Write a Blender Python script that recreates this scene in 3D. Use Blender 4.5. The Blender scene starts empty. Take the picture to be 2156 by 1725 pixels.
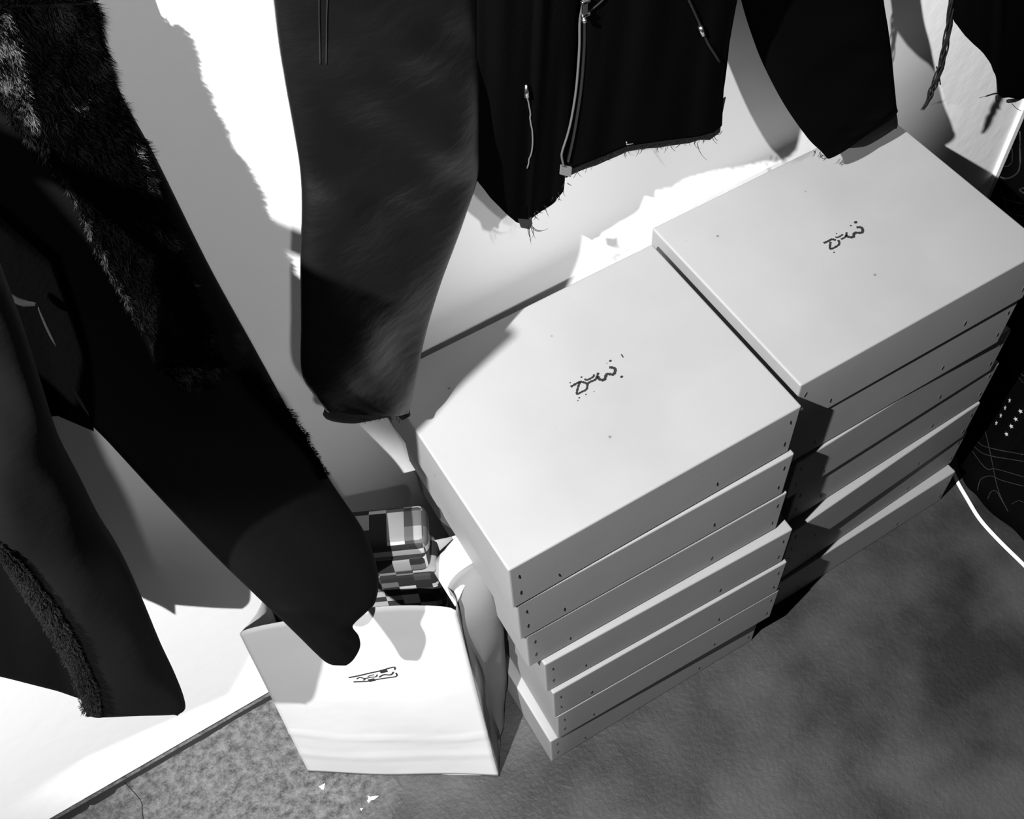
import bpy, bmesh, math, random
import numpy as np
from mathutils import Vector, Matrix
from mathutils.bvhtree import BVHTree
random.seed(7); rng = np.random.default_rng(7)
S = bpy.context.scene
COL = S.collection

# ------------------------------------------------------------------ camera
W, H = 2156, 1725
F = 2330.0
CAM = np.array([0.007, -0.7212, 1.5761])
def rot(rx, ry, rz):
    c, s = math.cos, math.sin
    X = np.array([[1,0,0],[0,c(rx),-s(rx)],[0,s(rx),c(rx)]])
    Y = np.array([[c(ry),0,s(ry)],[0,1,0],[-s(ry),0,c(ry)]])
    Z = np.array([[c(rz),-s(rz),0],[s(rz),c(rz),0],[0,0,1]])
    return Z @ Y @ X
M = rot(0.5991, 0.0495, -0.5538)
cd = bpy.data.cameras.new('camera'); cam = bpy.data.objects.new('camera', cd); COL.objects.link(cam)
cd.sensor_fit = 'HORIZONTAL'; cd.sensor_width = 36.0; cd.lens = F / W * 36.0
cd.clip_start = 0.02; cd.clip_end = 50
mw = Matrix([list(M[i]) + [CAM[i]] for i in range(3)] + [[0,0,0,1]])
cam.matrix_world = mw
S.camera = cam

# ------------------------------------------------------------------ light and exposure
S.view_settings.view_transform = 'Standard'
S.view_settings.look = 'None'
S.view_settings.gamma = 1.0
S.view_settings.use_curve_mapping = False
S.view_settings.exposure = 0.0
wd = bpy.data.worlds.new('world'); S.world = wd; wd.use_nodes = True
wd.node_tree.nodes['Background'].inputs[0].default_value = (1,1,1,1)
wd.node_tree.nodes['Background'].inputs[1].default_value = 0.022

def spot(name, loc, target, power, cone, blend, radius):
    l = bpy.data.lights.new(name, 'SPOT'); o = bpy.data.objects.new(name, l); COL.objects.link(o)
    o.location = loc
    o.rotation_euler = (Vector(target) - Vector(loc)).to_track_quat('-Z', 'Y').to_euler()
    l.energy = power; l.spot_size = math.radians(cone); l.spot_blend = blend; l.shadow_soft_size = radius
    return o
# spotlights of the shop, the last one an added fill
spot('spot_lamp', (-0.60,-0.58,2.00), (0.62,-0.10,0.60), 500, 70, 0.35, 0.010)      # over the boxes
spot('spot_lamp', (-0.64,-1.50,2.15), (-0.13,-0.06,0.17), 380, 22, 0.3, 0.010)     # low, under the coats and on the bag
spot('spot_lamp', (0.35,-1.60,2.20), (0.66,0.0,0.95), 135, 27, 0.7, 0.03)       # frontal, on the wall behind the jacket
spot('spot_lamp', (-0.08,-1.55,2.25), (0.14,0.0,0.97), 60, 25, 0.7, 0.03)       # weak fill, added only to brighten the wall behind the coats

# ------------------------------------------------------------------ helpers
def ray(u, v):
    return M @ np.array([(u - W/2)/F, -(v - H/2)/F, -1.0])
def at(u, v, y=None, z=None, x=None):
    d = ray(u, v)
    i, t = (2, z) if z is not None else ((1, y) if y is not None else (0, x))
    return CAM + d * (t - CAM[i]) / d[i]

def px_of(P):
    q = M.T @ (np.array(P, float)-CAM)
    return np.array([W/2+F*q[0]/-q[2], H/2-F*q[1]/-q[2]])

def prop(o, label=None, cat=None, group=None, kind=None):
    if label: o['label'] = label
    if cat: o['category'] = cat
    if group: o['group'] = group
    if kind: o['kind'] = kind
    return o
def empty(name, loc=(0,0,0), rz=0.0, label=None, cat=None, group=None):
    o = bpy.data.objects.new(name, None); COL.objects.link(o)
    o.location = loc; o.rotation_euler = (0,0,rz); o.empty_display_size = .05
    return prop(o, label, cat, group)
def obj(name, me, m=None, parent=None, smooth=False):
    """link a mesh (given in WORLD coordinates unless the parent is None) as one object"""
    o = bpy.data.objects.new(name, me); COL.objects.link(o)
    if m: me.materials.append(m)
    if parent is not None:
        o.parent = parent
    if smooth:
        me.polygons.foreach_set('use_smooth', [True]*len(me.polygons))
    return o
def world_part(name, me, m, parent, smooth=True):
    """part whose mesh is in world coordinates, under a parent placed at parent.location"""
    lo = Vector(parent.location)
    p = parent
    while p.parent: p = p.parent; lo = lo + Vector(p.location)
    me.transform(Matrix.Translation(-lo))
    return obj(name, me, m, parent, smooth)
def pymesh(name, v, f):
    me = bpy.data.meshes.new(name); me.from_pydata([tuple(map(float, a)) for a in v], [], f); me.update()
    return me
def fixn(me):
    bm = bmesh.new(); bm.from_mesh(me); bmesh.ops.recalc_face_normals(bm, faces=bm.faces); bm.to_mesh(me); bm.free(); return me

def catmull(pts, n):
    """resample a list of points with n samples by a Catmull-Rom curve"""
    P = np.array(pts, float); k = len(P)
    if k == 1: return np.repeat(P, n, 0)
    out = []
    for t in np.linspace(0, k-1, n):
        i = min(int(t), k-2); u = t - i
        p0 = P[max(i-1,0)]; p1 = P[i]; p2 = P[i+1]; p3 = P[min(i+2,k-1)]
        out.append(.5*((2*p1)+(-p0+p2)*u+(2*p0-5*p1+4*p2-p3)*u*u+(-p0+3*p1-3*p2+p3)*u**3))
    return np.array(out)
def lerpn(pts, n):
    P = np.array(pts, float); k = len(P); t = np.linspace(0, k-1, n)
    i = np.minimum(t.astype(int), k-2); u = (t-i)[:,None] if P.ndim == 2 else (t-i)
    return P[i]*(1-u)+P[i+1]*u

def grid_solid(P, closed=False, thick=.003, name='m', flip=False):
    """P[i][j] points; solid shell offset inward along the normals, rims joined"""
    P = np.array(P); ni, nj = P.shape[:2]
    di = np.gradient(P, axis=0)
    if closed: dj = (np.roll(P,-1,1)-np.roll(P,1,1))/2
    else: dj = np.gradient(P, axis=1)
    N = np.cross(di, dj); N /= (np.linalg.norm(N, axis=2, keepdims=True)+1e-12)
    if flip: N = -N
    Q = P - N*thick
    v = list(P.reshape(-1,3)) + list(Q.reshape(-1,3)); o = ni*nj
    f = []
    ix = lambda i,j: i*nj + (j % nj)
    for i in range(ni-1):
        for j in range(nj if closed else nj-1):
            a,b,c,d = ix(i,j),ix(i,j+1),ix(i+1,j+1),ix(i+1,j)
            f.append((a,b,c,d)); f.append((o+d,o+c,o+b,o+a))
    for i in (0, ni-1):
        for j in range(nj if closed else nj-1):
            a,b = ix(i,j),ix(i,j+1)
            f.append((a,o+a,o+b,b) if i==0 else (b,o+b,o+a,a))
    if not closed:
        for j in (0, nj-1):
            for i in range(ni-1):
                a,b = ix(i,j),ix(i+1,j)
                f.append((b,o+b,o+a,a) if j==0 else (a,o+a,o+b,b))
    return fixn(pymesh(name, v, f))

def tube(stations, ring=40, n=70, noise=0.0, power=2.3, seed=0, foldn=None):
    """stations: (left px, right px, depth y of the axis, half thickness). Returns ring grid P."""
    L = catmull([s[0] for s in stations], n); R = catmull([s[1] for s in stations], n)
    Y = catmull([[s[2]] for s in stations], n)[:,0]; T = catmull([[s[3]] for s in stations], n)[:,0]
    r = np.random.default_rng(seed)
    ph = r.uniform(0, 6.28, 8)
    G = []
    for i in range(n):
        a = at(*L[i], y=Y[i]); b = at(*R[i], y=Y[i])
        c = (a+b)/2; hx = (b-a)/2; w = np.linalg.norm(hx); ex = hx/w
        vd = c-CAM; vd /= np.linalg.norm(vd)
        ed = vd - ex*(vd@ex); ed[2] *= .25; ed = ed - ex*(ed@ex); ed /= np.linalg.norm(ed)
        row = []
        for k in range(ring):
            t = 2*math.pi*k/ring
            cx = math.copysign(abs(math.cos(t))**(2/power), math.cos(t)); sx = math.copysign(abs(math.sin(t))**(2/power), math.sin(t))
            nz = 0
            if noise:
                s = i/n
                nz = noise*(math.sin(s*9+ph[0]+cx*2.2)+.6*math.sin(s*23+ph[1]-cx*3.1)+.4*math.sin(s*41+ph[2]+cx*5))*(1-abs(cx)**3)
            row.append(c + hx*cx + ed*(-(T[i]*sx) ) - ed*nz*(1 if sx>0 else 0))
        G.append(row)
    return np.array(G)   # sx>0 is the side facing the camera

def sheet(cols, ni=50, sub=5, smooth_cols=False, bulge=0.0, wav=0.0, seed=0):
    """cols: list of columns, each [(u,v,y),...] hem first; returns grid P[i along][j across]"""
    cc = []
    for c in cols:
        c = np.array([(u,v,y) for u,v,y in c], float)
        cc.append(catmull(c, ni))
    cc = np.array(cc)                                  # [col][i][3]
    nj = (len(cols)-1)*sub+1
    G = np.zeros((ni, nj, 3))
    for i in range(ni):
        q = (catmull if smooth_cols else lerpn)(cc[:,i], nj)
        for j in range(nj):
            s = j/(nj-1)
            y = q[j][2] - bulge*math.sin(math.pi*s)
            y += wav*(math.sin(s*17+seed+i*.03)+.5*math.sin(s*31+seed*2-i*.05))*min(1, s*6, (1-s)*6)
            G[i,j] = at(q[j][0], q[j][1], y=y)
    return G

def bvh_of(o):
    me = o.data; mwx = Matrix.Translation(Vector((0,0,0)))
    lo = Vector(o.location); p = o
    while p.parent: p = p.parent; lo = lo + Vector(p.location)
    return BVHTree.FromPolygons([tuple(v.co+lo) for v in me.vertices], [tuple(p.vertices) for p in me.polygons])
def cast(bvhs, u, v, off=.002):
    d = Vector(ray(u,v)).normalized(); best = None
    for b in bvhs:
        h = b.ray_cast(Vector(CAM), d)
        if h[0] is not None and (best is None or h[3] < best[1]): best = (h[0], h[3], h[1])
    if best is None: return None
    n = best[2]
    if n.dot(d) > 0: n = -n
    return np.array(best[0] + n*off), np.array(n)

def tubes(paths, name='tube', ring=5):
    """paths: list of (points, radius or list of radii) -> one mesh of round strands"""
    v, f = [], []
    for pts, rad in paths:
        P = np.array(pts, float); n = len(P)
        if n < 2: continue
        rr = rad if hasattr(rad, '__len__') else [rad]*n
        T = np.gradient(P, axis=0); base = len(v); up = np.array([.3,.5,.81])
        for i in range(n):
            t = T[i]/(np.linalg.norm(T[i])+1e-12); a = np.cross(t, up); a /= (np.linalg.norm(a)+1e-9); b = np.cross(t, a)
            for k in range(ring):
                w = 2*math.pi*k/ring
                v.append(P[i] + (a*math.cos(w)+b*math.sin(w))*rr[i])
        for i in range(n-1):
            for k in range(ring):
                f.append((base+i*ring+k, base+i*ring+(k+1)%ring, base+(i+1)*ring+(k+1)%ring, base+(i+1)*ring+k))
        f.append(tuple(base+k for k in range(ring))[::-1]); f.append(tuple(base+(n-1)*ring+k for k in range(ring)))
    return fixn(pymesh(name, v, f))

def ribbon(polys, nrm, thick=.0004, name='ink'):
    """polys: list of (world points, widths); raised flat ink strokes"""
    v, f = [], []
    for pts, wd_ in polys:
        P = np.array(pts, float); n = len(P); 
        ww = wd_ if hasattr(wd_, '__len__') else [wd_]*n
        T = np.gradient(P, axis=0); base = len(v)
        for i in range(n):
            t = T[i]/(np.linalg.norm(T[i])+1e-12); N = np.array(nrm if not callable(nrm) else nrm(P[i]), float)
            s = np.cross(N, t); s /= (np.linalg.norm(s)+1e-12)
            for sg in (-1, 1):
                for h in (0, 1):
                    v.append(P[i] + s*sg*ww[i]/2 + N*thick*h)
        for i in range(n-1):
            a = base+4*i; b = a+4
            for q in ((0,1),(1,3),(3,2),(2,0)):
                f.append((a+q[0], a+q[1], b+q[1], b+q[0]))
        f.append((base, base+1, base+3, base+2)); e = base+4*(n-1); f.append((e, e+2, e+3, e+1))
    return fixn(pymesh(name, v, f))

def box_bm(bm, x0,x1,y0,y1,z0,z1):
    vs = [bm.verts.new(c) for c in ((x0,y0,z0),(x1,y0,z0),(x1,y1,z0),(x0,y1,z0),(x0,y0,z1),(x1,y0,z1),(x1,y1,z1),(x0,y1,z1))]
    for q in ((0,3,2,1),(4,5,6,7),(0,1,5,4),(1,2,6,5),(2,3,7,6),(3,0,4,7)):
        bm.faces.new([vs[i] for i in q])
def bm_mesh(bm, name, bevel=0, seg=2):
    if bevel:
        bmesh.ops.bevel(bm, geom=[e for e in bm.edges], offset=bevel, segments=seg, affect='EDGES', profile=.5)
    bmesh.ops.recalc_face_normals(bm, faces=bm.faces)
    me = bpy.data.meshes.new(name); bm.to_mesh(me); bm.free(); return me

# ------------------------------------------------------------------ materials
def mat(name, c, rough=.6, spec=.5, bump=0, bscale=50, bdist=.002, detail=6, stretch=None, c2=None, cscale=10, cpos=(.35,.65), coords='Object'):
    m = bpy.data.materials.new(name); m.use_nodes = True; nt = m.node_tree; b = nt.nodes['Principled BSDF']
    b.inputs['Base Color'].default_value = (c,c,c,1); b.inputs['Roughness'].default_value = rough
    b.inputs['Specular IOR Level'].default_value = spec
    tc = nt.nodes.new('ShaderNodeTexCoord')
    src = tc.outputs[coords]
    if stretch:
        mp = nt.nodes.new('ShaderNodeMapping'); mp.inputs['Scale'].default_value = stretch[0]; mp.inputs['Rotation'].default_value = stretch[1]
        nt.links.new(src, mp.inputs[0]); sb = mp.outputs[0]
    else: sb = src
    if bump:
        n = nt.nodes.new('ShaderNodeTexNoise'); n.inputs['Scale'].default_value = bscale; n.inputs['Detail'].default_value = detail
        nt.links.new(sb, n.inputs['Vector'])
        bp = nt.nodes.new('ShaderNodeBump'); bp.inputs['Strength'].default_value = bump; bp.inputs['Distance'].default_value = bdist
        nt.links.new(n.outputs['Fac'], bp.inputs['Height']); nt.links.new(bp.outputs[0], b.inputs['Normal'])
    if c2 is not None:
        n2 = nt.nodes.new('ShaderNodeTexNoise'); n2.inputs['Scale'].default_value = cscale; n2.inputs['Detail'].default_value = 5
        nt.links.new(src, n2.inputs['Vector'])
        cr = nt.nodes.new('ShaderNodeValToRGB'); cr.color_ramp.elements[0].position = cpos[0]; cr.color_ramp.elements[1].position = cpos[1]
        cr.color_ramp.elements[0].color = (c,c,c,1); cr.color_ramp.elements[1].color = (c2,c2,c2,1)
        nt.links.new(n2.outputs['Fac'], cr.inputs[0]); nt.links.new(cr.outputs[0], b.inputs['Base Color'])
    return m
M_wall = mat('white_plaster', .88, .75, .2, .35, 38, .002, 5)
M_card = mat('white_card', .195, .55, .3, .12, 120, .0006, 4, c2=.215, cscale=7)
def add_specks(m, scale=26, c=.10):
    nt = m.node_tree; b = nt.nodes['Principled BSDF']
    src = b.inputs['Base Color'].links[0].from_socket; tc = [n for n in nt.nodes if n.type == 'TEX_COORD'][0]
    v = nt.nodes.new('ShaderNodeTexVoronoi'); v.inputs['Scale'].default_value = scale; nt.links.new(tc.outputs['Object'], v.inputs['Vector'])
    r = nt.nodes.new('ShaderNodeValToRGB'); r.color_ramp.elements[0].position = .035; r.color_ramp.elements[0].color = (1,1,1,1); r.color_ramp.elements[1].position = .055; r.color_ramp.elements[1].color = (0,0,0,1)
    nt.links.new(v.outputs['Distance'], r.inputs[0])
    x = nt.nodes.new('ShaderNodeMix'); x.data_type = 'RGBA'; nt.links.new(r.outputs[0], x.inputs[0]); nt.links.new(src, x.inputs[6]); x.inputs[7].default_value = (c,c,c,1)
    nt.links.new(x.outputs[2], b.inputs['Base Color'])
add_specks(M_card)
M_card_edge = mat('bare_card_edge', .3, .8, .2)
M_ink = mat('black_ink', .012, .6, .2)
M_leather = mat('black_leather', .0028, .38, .26, .28, 40, .004, 8, stretch=((1,1,2.0),(0,.35,.2)))
M_leather2 = mat('black_suede', .0011, .8, .06, .25, 70, .002, 5)
M_wool = mat('black_wool_cloth', .0010, .95, .01, .4, 240, .001, 3)
M_shear = mat('sheared_facing', .0015, .95, .08, .9, 260, .003, 4, c2=.004, cscale=90)
M_fur = mat('black_fur', .0005, .6, .01, c2=.004, cscale=22, cpos=(.55,.75))
M_lining = mat('grey_lining', .012, .8, .2, .3, 200, .001)
M_thread = mat('black_thread', .004, .8, .2)
M_metal = bpy.data.materials.new('metal'); M_metal.use_nodes = True
_b = M_metal.node_tree.nodes['Principled BSDF']; _b.inputs['Base Color'].default_value = (.8,.8,.8,1); _b.inputs['Metallic'].default_value = 1; _b.inputs['Roughness'].default_value = .25
M_staple = mat('dark_staple', .05, .5, .5)
M_paper = mat('white_paper', .36, .6, .3, .25, 14, .006, 2)
M_paper_shade = mat('shaded_paper_side', .095, .7, .2, .25, 14, .006, 2)  # same white paper, darkened to carry the shade on the bag's right side
M_cable = mat('white_cable', .85, .4, .5)
M_trimw = mat('white_painted_metal', .85, .4, .5)
M_print = mat('grey_print', .02, .7, .2)
M_star = mat('white_print', .35, .7, .2)
M_printcloth = mat('black_printed_cloth', .001, .85, .03, .3, 120, .001)
M_dark = mat('dark_gap', .01, .9, .1)
M_rail = mat('rail_metal', .02, .4, .5)

def floor_material():
    m = bpy.data.materials.new('concrete_screed'); m.use_nodes = True; nt = m.node_tree; b = nt.nodes['Principled BSDF']
    b.inputs['Roughness'].default_value = .6; b.inputs['Specular IOR Level'].default_value = .3
    tc = nt.nodes.new('ShaderNodeTexCoord')
    def noise(sc, det, out='Fac', rough=.55):
        n = nt.nodes.new('ShaderNodeTexNoise'); n.inputs['Scale'].default_value = sc; n.inputs['Detail'].default_value = det; n.inputs['Roughness'].default_value = rough
        nt.links.new(tc.outputs['Object'], n.inputs['Vector']); return n.outputs[out]
    def ramp(src, p0, c0, p1, c1):
        r = nt.nodes.new('ShaderNodeValToRGB'); e = r.color_ramp.elements
        e[0].position = p0; e[0].color = (c0,c0,c0,1); e[1].position = p1; e[1].color = (c1,c1,c1,1)
        nt.links.new(src, r.inputs[0]); return r.outputs[0]
    def mixc(fac, a, c):
        x = nt.nodes.new('ShaderNodeMix'); x.data_type = 'RGBA'; nt.links.new(fac, x.inputs[0]); nt.links.new(a, x.inputs[6]); nt.links.new(c, x.inputs[7]); return x.outputs[2]
    def math_(op, a, c, cl=False):
        x = nt.nodes.new('ShaderNodeMath'); x.operation = op; x.use_clamp = cl
        for k, q in enumerate((a, c)):
            if isinstance(q, (int, float)): x.inputs[k].default_value = q
            else: nt.links.new(q, x.inputs[k])
        return x.outputs[0]
    smooth_c = ramp(noise(5.0, 6), .38, .010, .64, .042)        # dark trowelled screed
    rough_c = ramp(noise(75, 10, rough=.78), .38, .035, .60, .15)    # pale rough cement by the wall
    # patch mask: pale cement lies left of a wandering line
    sx = nt.nodes.new('ShaderNodeSeparateXYZ'); nt.links.new(tc.outputs['Object'], sx.inputs[0])
    s = math_('MULTIPLY', sx.outputs['X'], -1.0)
    s = math_('ADD', s, math_('MULTIPLY', sx.outputs['Y'], .55))
    s = math_('ADD', s, math_('MULTIPLY', math_('SUBTRACT', noise(9, 5), .5), .16))
    mask = math_('MULTIPLY', math_('ADD', s, .155), 14, True)
    nt.links.new(mixc(mask, smooth_c, rough_c), b.inputs['Base Color'])
    hb = math_('MULTIPLY', math_('ADD', math_('MULTIPLY', noise(75, 8, rough=.7), 1.0), math_('MULTIPLY', noise(22, 5), .6)), mask)
    hb = math_('ADD', hb, math_('MULTIPLY', noise(140, 4), .12))
    bp = nt.nodes.new('ShaderNodeBump'); bp.inputs['Strength'].default_value = 1.0; bp.inputs['Distance'].default_value = .010
    nt.links.new(hb, bp.inputs['Height']); nt.links.new(bp.outputs[0], b.inputs['Normal'])
    return m
M_floor = floor_material()

def patch_material():
    m = bpy.data.materials.new('patchwork_cloth'); m.use_nodes = True; nt = m.node_tree; b = nt.nodes['Principled BSDF']
    b.inputs['Roughness'].default_value = .85
    tc = nt.nodes.new('ShaderNodeTexCoord')
    mp = nt.nodes.new('ShaderNodeMapping'); mp.inputs['Scale'].default_value = (52,52,80); mp.inputs['Location'].default_value = (.3,.2,.1); nt.links.new(tc.outputs['Object'], mp.inputs[0])
    fl = nt.nodes.new('ShaderNodeVectorMath'); fl.operation = 'FLOOR'; nt.links.new(mp.outputs[0], fl.inputs[0])
    wn = nt.nodes.new('ShaderNodeTexWhiteNoise'); nt.links.new(fl.outputs[0], wn.inputs['Vector'])
    r = nt.nodes.new('ShaderNodeValToRGB'); r.color_ramp.interpolation = 'CONSTANT'
    e = r.color_ramp.elements; e[0].position = 0; e[0].color = (.012,)*3+(1,); e[1].position = .50; e[1].color = (.04,)*3+(1,)
    for p, c in ((.68,.12),(.80,.28),(.92,.55)):
        q = e.new(p); q.color = (c,c,c,1)
    nt.links.new(wn.outputs['Value'], r.inputs[0]); nt.links.new(r.outputs[0], b.inputs['Base Color'])
    return m
M_patch = patch_material()

# ------------------------------------------------------------------ the setting
def slab(name, x0,x1,y0,y1,z0,z1, m, bevel=0, label=None):
    bm = bmesh.new(); box_bm(bm, x0,x1,y0,y1,z0,z1)
    o = obj(name, bm_mesh(bm, name, bevel), m); o['kind'] = 'structure'
    if label: o['label'] = label
    return o
slab('floor', -1.6, 2.2, -2.2, .25, -.05, 0, M_floor, label='concrete floor, dark and smooth with a rough pale patch by the wall')
slab('wall_back', -1.6, 1.262, 0, .08, .010, 2.6, M_wall, label='white plastered wall behind the clothes and boxes')
slab('trim_1', -1.6, 1.262, .012, .08, 0, .010, M_dark, label='dark gap along the foot of the white wall')
slab('trim_2', 1.2595, 1.2705, -.006, .08, 0, 2.6, M_trimw, .001, label='thin white upright strip at the right end of the wall')
slab('wall_right', 1.42, 1.46, -1.5, .25, 0, 2.6, M_dark, label='dark wall beyond the printed cloth')

jx = np.linspace(-1.2, 1.2, 420)
jw = .0045 + .0022*np.convolve(rng.random(440), np.ones(9)/9, 'same')[:420]*2 + .0035*(np.convolve(rng.random(440), np.ones(15)/15, 'same')[:420] > .56)
o = obj('trim_4', ribbon([([(x, -.0015-.5*w, .0003) for x, w in zip(jx, jw)], list(jw))], (0,0,1), .0003), M_dark); o['kind'] = 'structure'; o['label'] = 'dark ragged joint between the floor and the white wall'
# crack in the pale cement
pts = catmull([at(u,v,z=.0004) for u,v in ((262,1648),(285,1672),(298,1690),(300,1715),(305,1745),(300,1790))], 30)
ck = obj('trim_3', ribbon([(pts, [.0008+.0006*random.random() for _ in pts])], (0,0,1), .0002), M_dark); ck['kind'] = 'structure'; ck['label'] = 'thin crack in the pale cement floor'

# ------------------------------------------------------------------ boxes
BW, BD, BH = .351, .268, .0897
def lid_mesh():
    # full-depth lid: top panel and four side walls, open below
    bm = bmesh.new(); t = .0016
    x0,x1,y0,y1,z1 = 0, BW, 0, BD, BH-.0006
    z0 = .0035
    o = [bm.verts.new(c) for c in ((x0,y0,z0),(x1,y0,z0),(x1,y1,z0),(x0,y1,z0),(x0,y0,z1),(x1,y0,z1),(x1,y1,z1),(x0,y1,z1))]
    i = [bm.verts.new(c) for c in ((x0+t,y0+t,z0),(x1-t,y0+t,z0),(x1-t,y1-t,z0),(x0+t,y1-t,z0),(x0+t,y0+t,z1-t),(x1-t,y0+t,z1-t),(x1-t,y1-t,z1-t),(x0+t,y1-t,z1-t))]
    top = bm.faces.new([o[4],o[5],o[6],o[7]])
    for a,b in ((0,1),(1,2),(2,3),(3,0)):
        bm.faces.new([o[a],o[b],o[b+4],o[a+4]]); bm.faces.new([i[b],i[a],i[a+4],i[b+4]])
        bm.faces.new([o[b],o[a],i[a],i[b]])
    bm.faces.new([i[7],i[6],i[5],i[4]])
    bm.edges.ensure_lookup_table()
    ed = [e for e in bm.edges if all(v in o for v in e.verts) and not all(v.co.z < .01 for v in e.verts)]
    bmesh.ops.bevel(bm, geom=ed, offset=.0022, segments=3, affect='EDGES', profile=.5)
    return bm_mesh(bm, 'lid')
def base_mesh():
    bm = bmesh.new(); g = .0026; box_bm(bm, g, BW-g, g, BD-g, 0, BH-.004)
    return bm_mesh(bm, 'base', .0012, 1)
LID, BASE = lid_mesh(), base_mesh()
LID.materials.append(M_card); BASE.materials.append(M_card)
def staple_mesh():
    bm = bmesh.new(); box_bm(bm, -.0006,.0006,-.0009,.0003,-.0038,.0038)
    return bm_mesh(bm, 'staple', .0003, 1)
ST = staple_mesh(); ST.materials.append(M_staple)
STAPLES = [(.010,.030),(.010,.066),(BW-.012,.026),(BW-.012,.068),(.055,.020),(BW-.10,.022)]
def make_box(x, y, z, yaw, label, group, front_left=True):
    """x,y = front left corner on the floor plan"""
    b = empty('cardboard_box', (x,y,z), yaw, label, 'box', group)
    o = bpy.data.objects.new('lid', LID); COL.objects.link(o); o.parent = b
    o = bpy.data.objects.new('base', BASE); COL.objects.link(o); o.parent = b
    for sx, sz in STAPLES:
        s = bpy.data.objects.new('staple', ST); COL.objects.link(s); s.parent = b
        s.location = (sx, 0, sz); s.rotation_euler = (0, random.uniform(-.25,.25), 0)
    return b
names = ['topmost, its front edge chipped', 'second from the top', 'third from the top', 'fourth from the top',
         'third from the floor', 'second from the floor', 'resting on the floor']
Ldat = [(.208,-.3000,-.3060),(.213,-.2990,-.3110),(.220,-.2985,-.3120),(.237,-.3055,-.3235),(.243,-.3110,-.3270),(.247,-.3115,-.3270),(.236,-.3090,-.3180)]
Lbox = []
for k, (x, yl, yr) in enumerate(Ldat):
    zt = BH*(7-k); yaw = math.atan2(yr-yl, BW)
    Lbox.append(make_box(x, yl, zt-BH, yaw, 'white cardboard box in the stack beside the bag, ' + names[k], 'boxes in the left stack'))
Rdat = [((1686,812),(2197,527)),((1710,877),(2150,625)),((1707,958),(2131,693)),((1697,1021),(2106,763)),((1685,1117),(2066,847)),((1689,1163),(2038,908)),((1689,1198),(2013,992))]
names[0] = 'topmost, its edge clean'
Rbox = []
for k, (a, b) in enumerate(Rdat):
    zt = BH*(7-k)
    A = at(*a, z=zt); B = at(*b, z=zt); yaw = math.atan2(B[1]-A[1], B[0]-A[0])
    if k == 0: B = A + (B-A)/np.linalg.norm(B-A)*BW
    if k == 4: yaw = math.radians(2.6)
    if k == 5: yaw = math.radians(1.8)
    x = B[0]-math.cos(yaw)*BW; y = B[1]-math.sin(yaw)*BW
    Rbox.append(make_box(x, y, zt-BH, yaw, 'white cardboard box in the stack beside the printed cloth, ' + names[k], 'boxes in the right stack'))
for b in Lbox+Rbox: print('BOX', [round(v,3) for v in b.location], round(math.degrees(b.rotation_euler.z),2), 'right', round(b.location.x+BW,3))

def zoomed(pl, ox, oy, sc): return [(ox+x/sc, oy+y/sc) for x,y in pl]
def ink_part(strokes, dots, ox, oy, sc, z, parent, wpx):
    polys = []
    for pl, w in strokes:
        pts = catmull([at(*p, z=z+.0002) for p in zoomed(pl, ox, oy, sc)], 12*len(pl))
        n = len(pts); polys.append((pts, [wpx*w*(1.15+.25*math.sin(i*.9)) for i in range(n)]))
    for x, y, r in dots:
        c = at(ox+x/sc, oy+y/sc, z=z+.0002); rr = r/sc*.00052
        polys.append(([c-[rr,0,0], c, c+[rr,.0002,0]], [rr*.9, rr*1.9, rr*.9]))
    me = ribbon(polys, (0,0,1), .0003)
    inv = (Matrix.Translation(parent.location) @ Matrix.Rotation(parent.rotation_euler.z, 4, 'Z')).inverted()
    me.transform(inv)
    o = obj('logo', me, M_ink, parent); o['label'] = 'black ink logo on the lid'
    return o
zt = 7*BH-.0006
ink_part([([(445,990),(560,925),(620,900),(700,915),(745,932),(800,900),(900,850),(945,735)],1),
          ([(945,800),(960,850),(1050,865),(1090,775),(1130,758),(1220,765),(1255,690),(1230,650),(1145,635)],1.25),
          ([(620,905),(590,960),(555,1090),(570,1120),(640,1085),(730,1035),(750,940)],.9),
          ([(695,850),(745,865),(850,810),(870,765)],.85), ([(1362,400),(1398,455)],.5)],
         [(1165,520,24),(1370,808,26),(640,815,17),(600,1190,15),(720,1130,12),(435,918,12),(575,1240,10),(1100,565,9),(870,1080,9)],
         1150, 700, 8.624, zt, Lbox[0], .0021)
ink_part([([(585,885),(690,840),(770,800),(860,820)],1.1), ([(980,800),(1080,740),(1105,640)],.9),
          ([(1090,700),(1130,740),(1250,750),(1290,655),(1440,650),(1470,590),(1430,530),(1330,530)],1.3),
          ([(740,860),(725,990),(770,1015),(920,930),(935,860),(910,820)],1), ([(850,755),(920,750),(1020,690)],.8)],
         [(1310,415,42),(1200,490,20),(820,1095,20),(875,668,16)],
         1680, 430, 10.78, zt, Rbox[0], .0021)
# chipped paper along the front edge of the left top box
bm = bmesh.new()
for u, v, r in ((1688,862,5),(1677,872,6),(1655,880,4),(1628,893,5),(1618,903,5),(1610,907,4),(1575,923,5),(1568,930,6),(1552,938,6),(1548,945,4),(1600,912,3)):
    c = at(u, v, y=Lbox[0].location.y-.0012)
    m4 = Matrix.Translation(Vector(c)) @ Matrix.Rotation(random.uniform(0,3),4,'Y') @ Matrix.Diagonal((r*.00055, .0012, r*.00032, 1))
    bmesh.ops.create_icosphere(bm, subdivisions=1, radius=1, matrix=m4)
me = bm_mesh(bm, 'torn_edge')
me.transform((Matrix.Translation(Lbox[0].location) @ Matrix.Rotation(Lbox[0].rotation_euler.z, 4, 'Z')).inverted())
o = obj('torn_edge', me, M_trimw, Lbox[0]); o['label'] = 'chipped white paper on the front edge'

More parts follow.
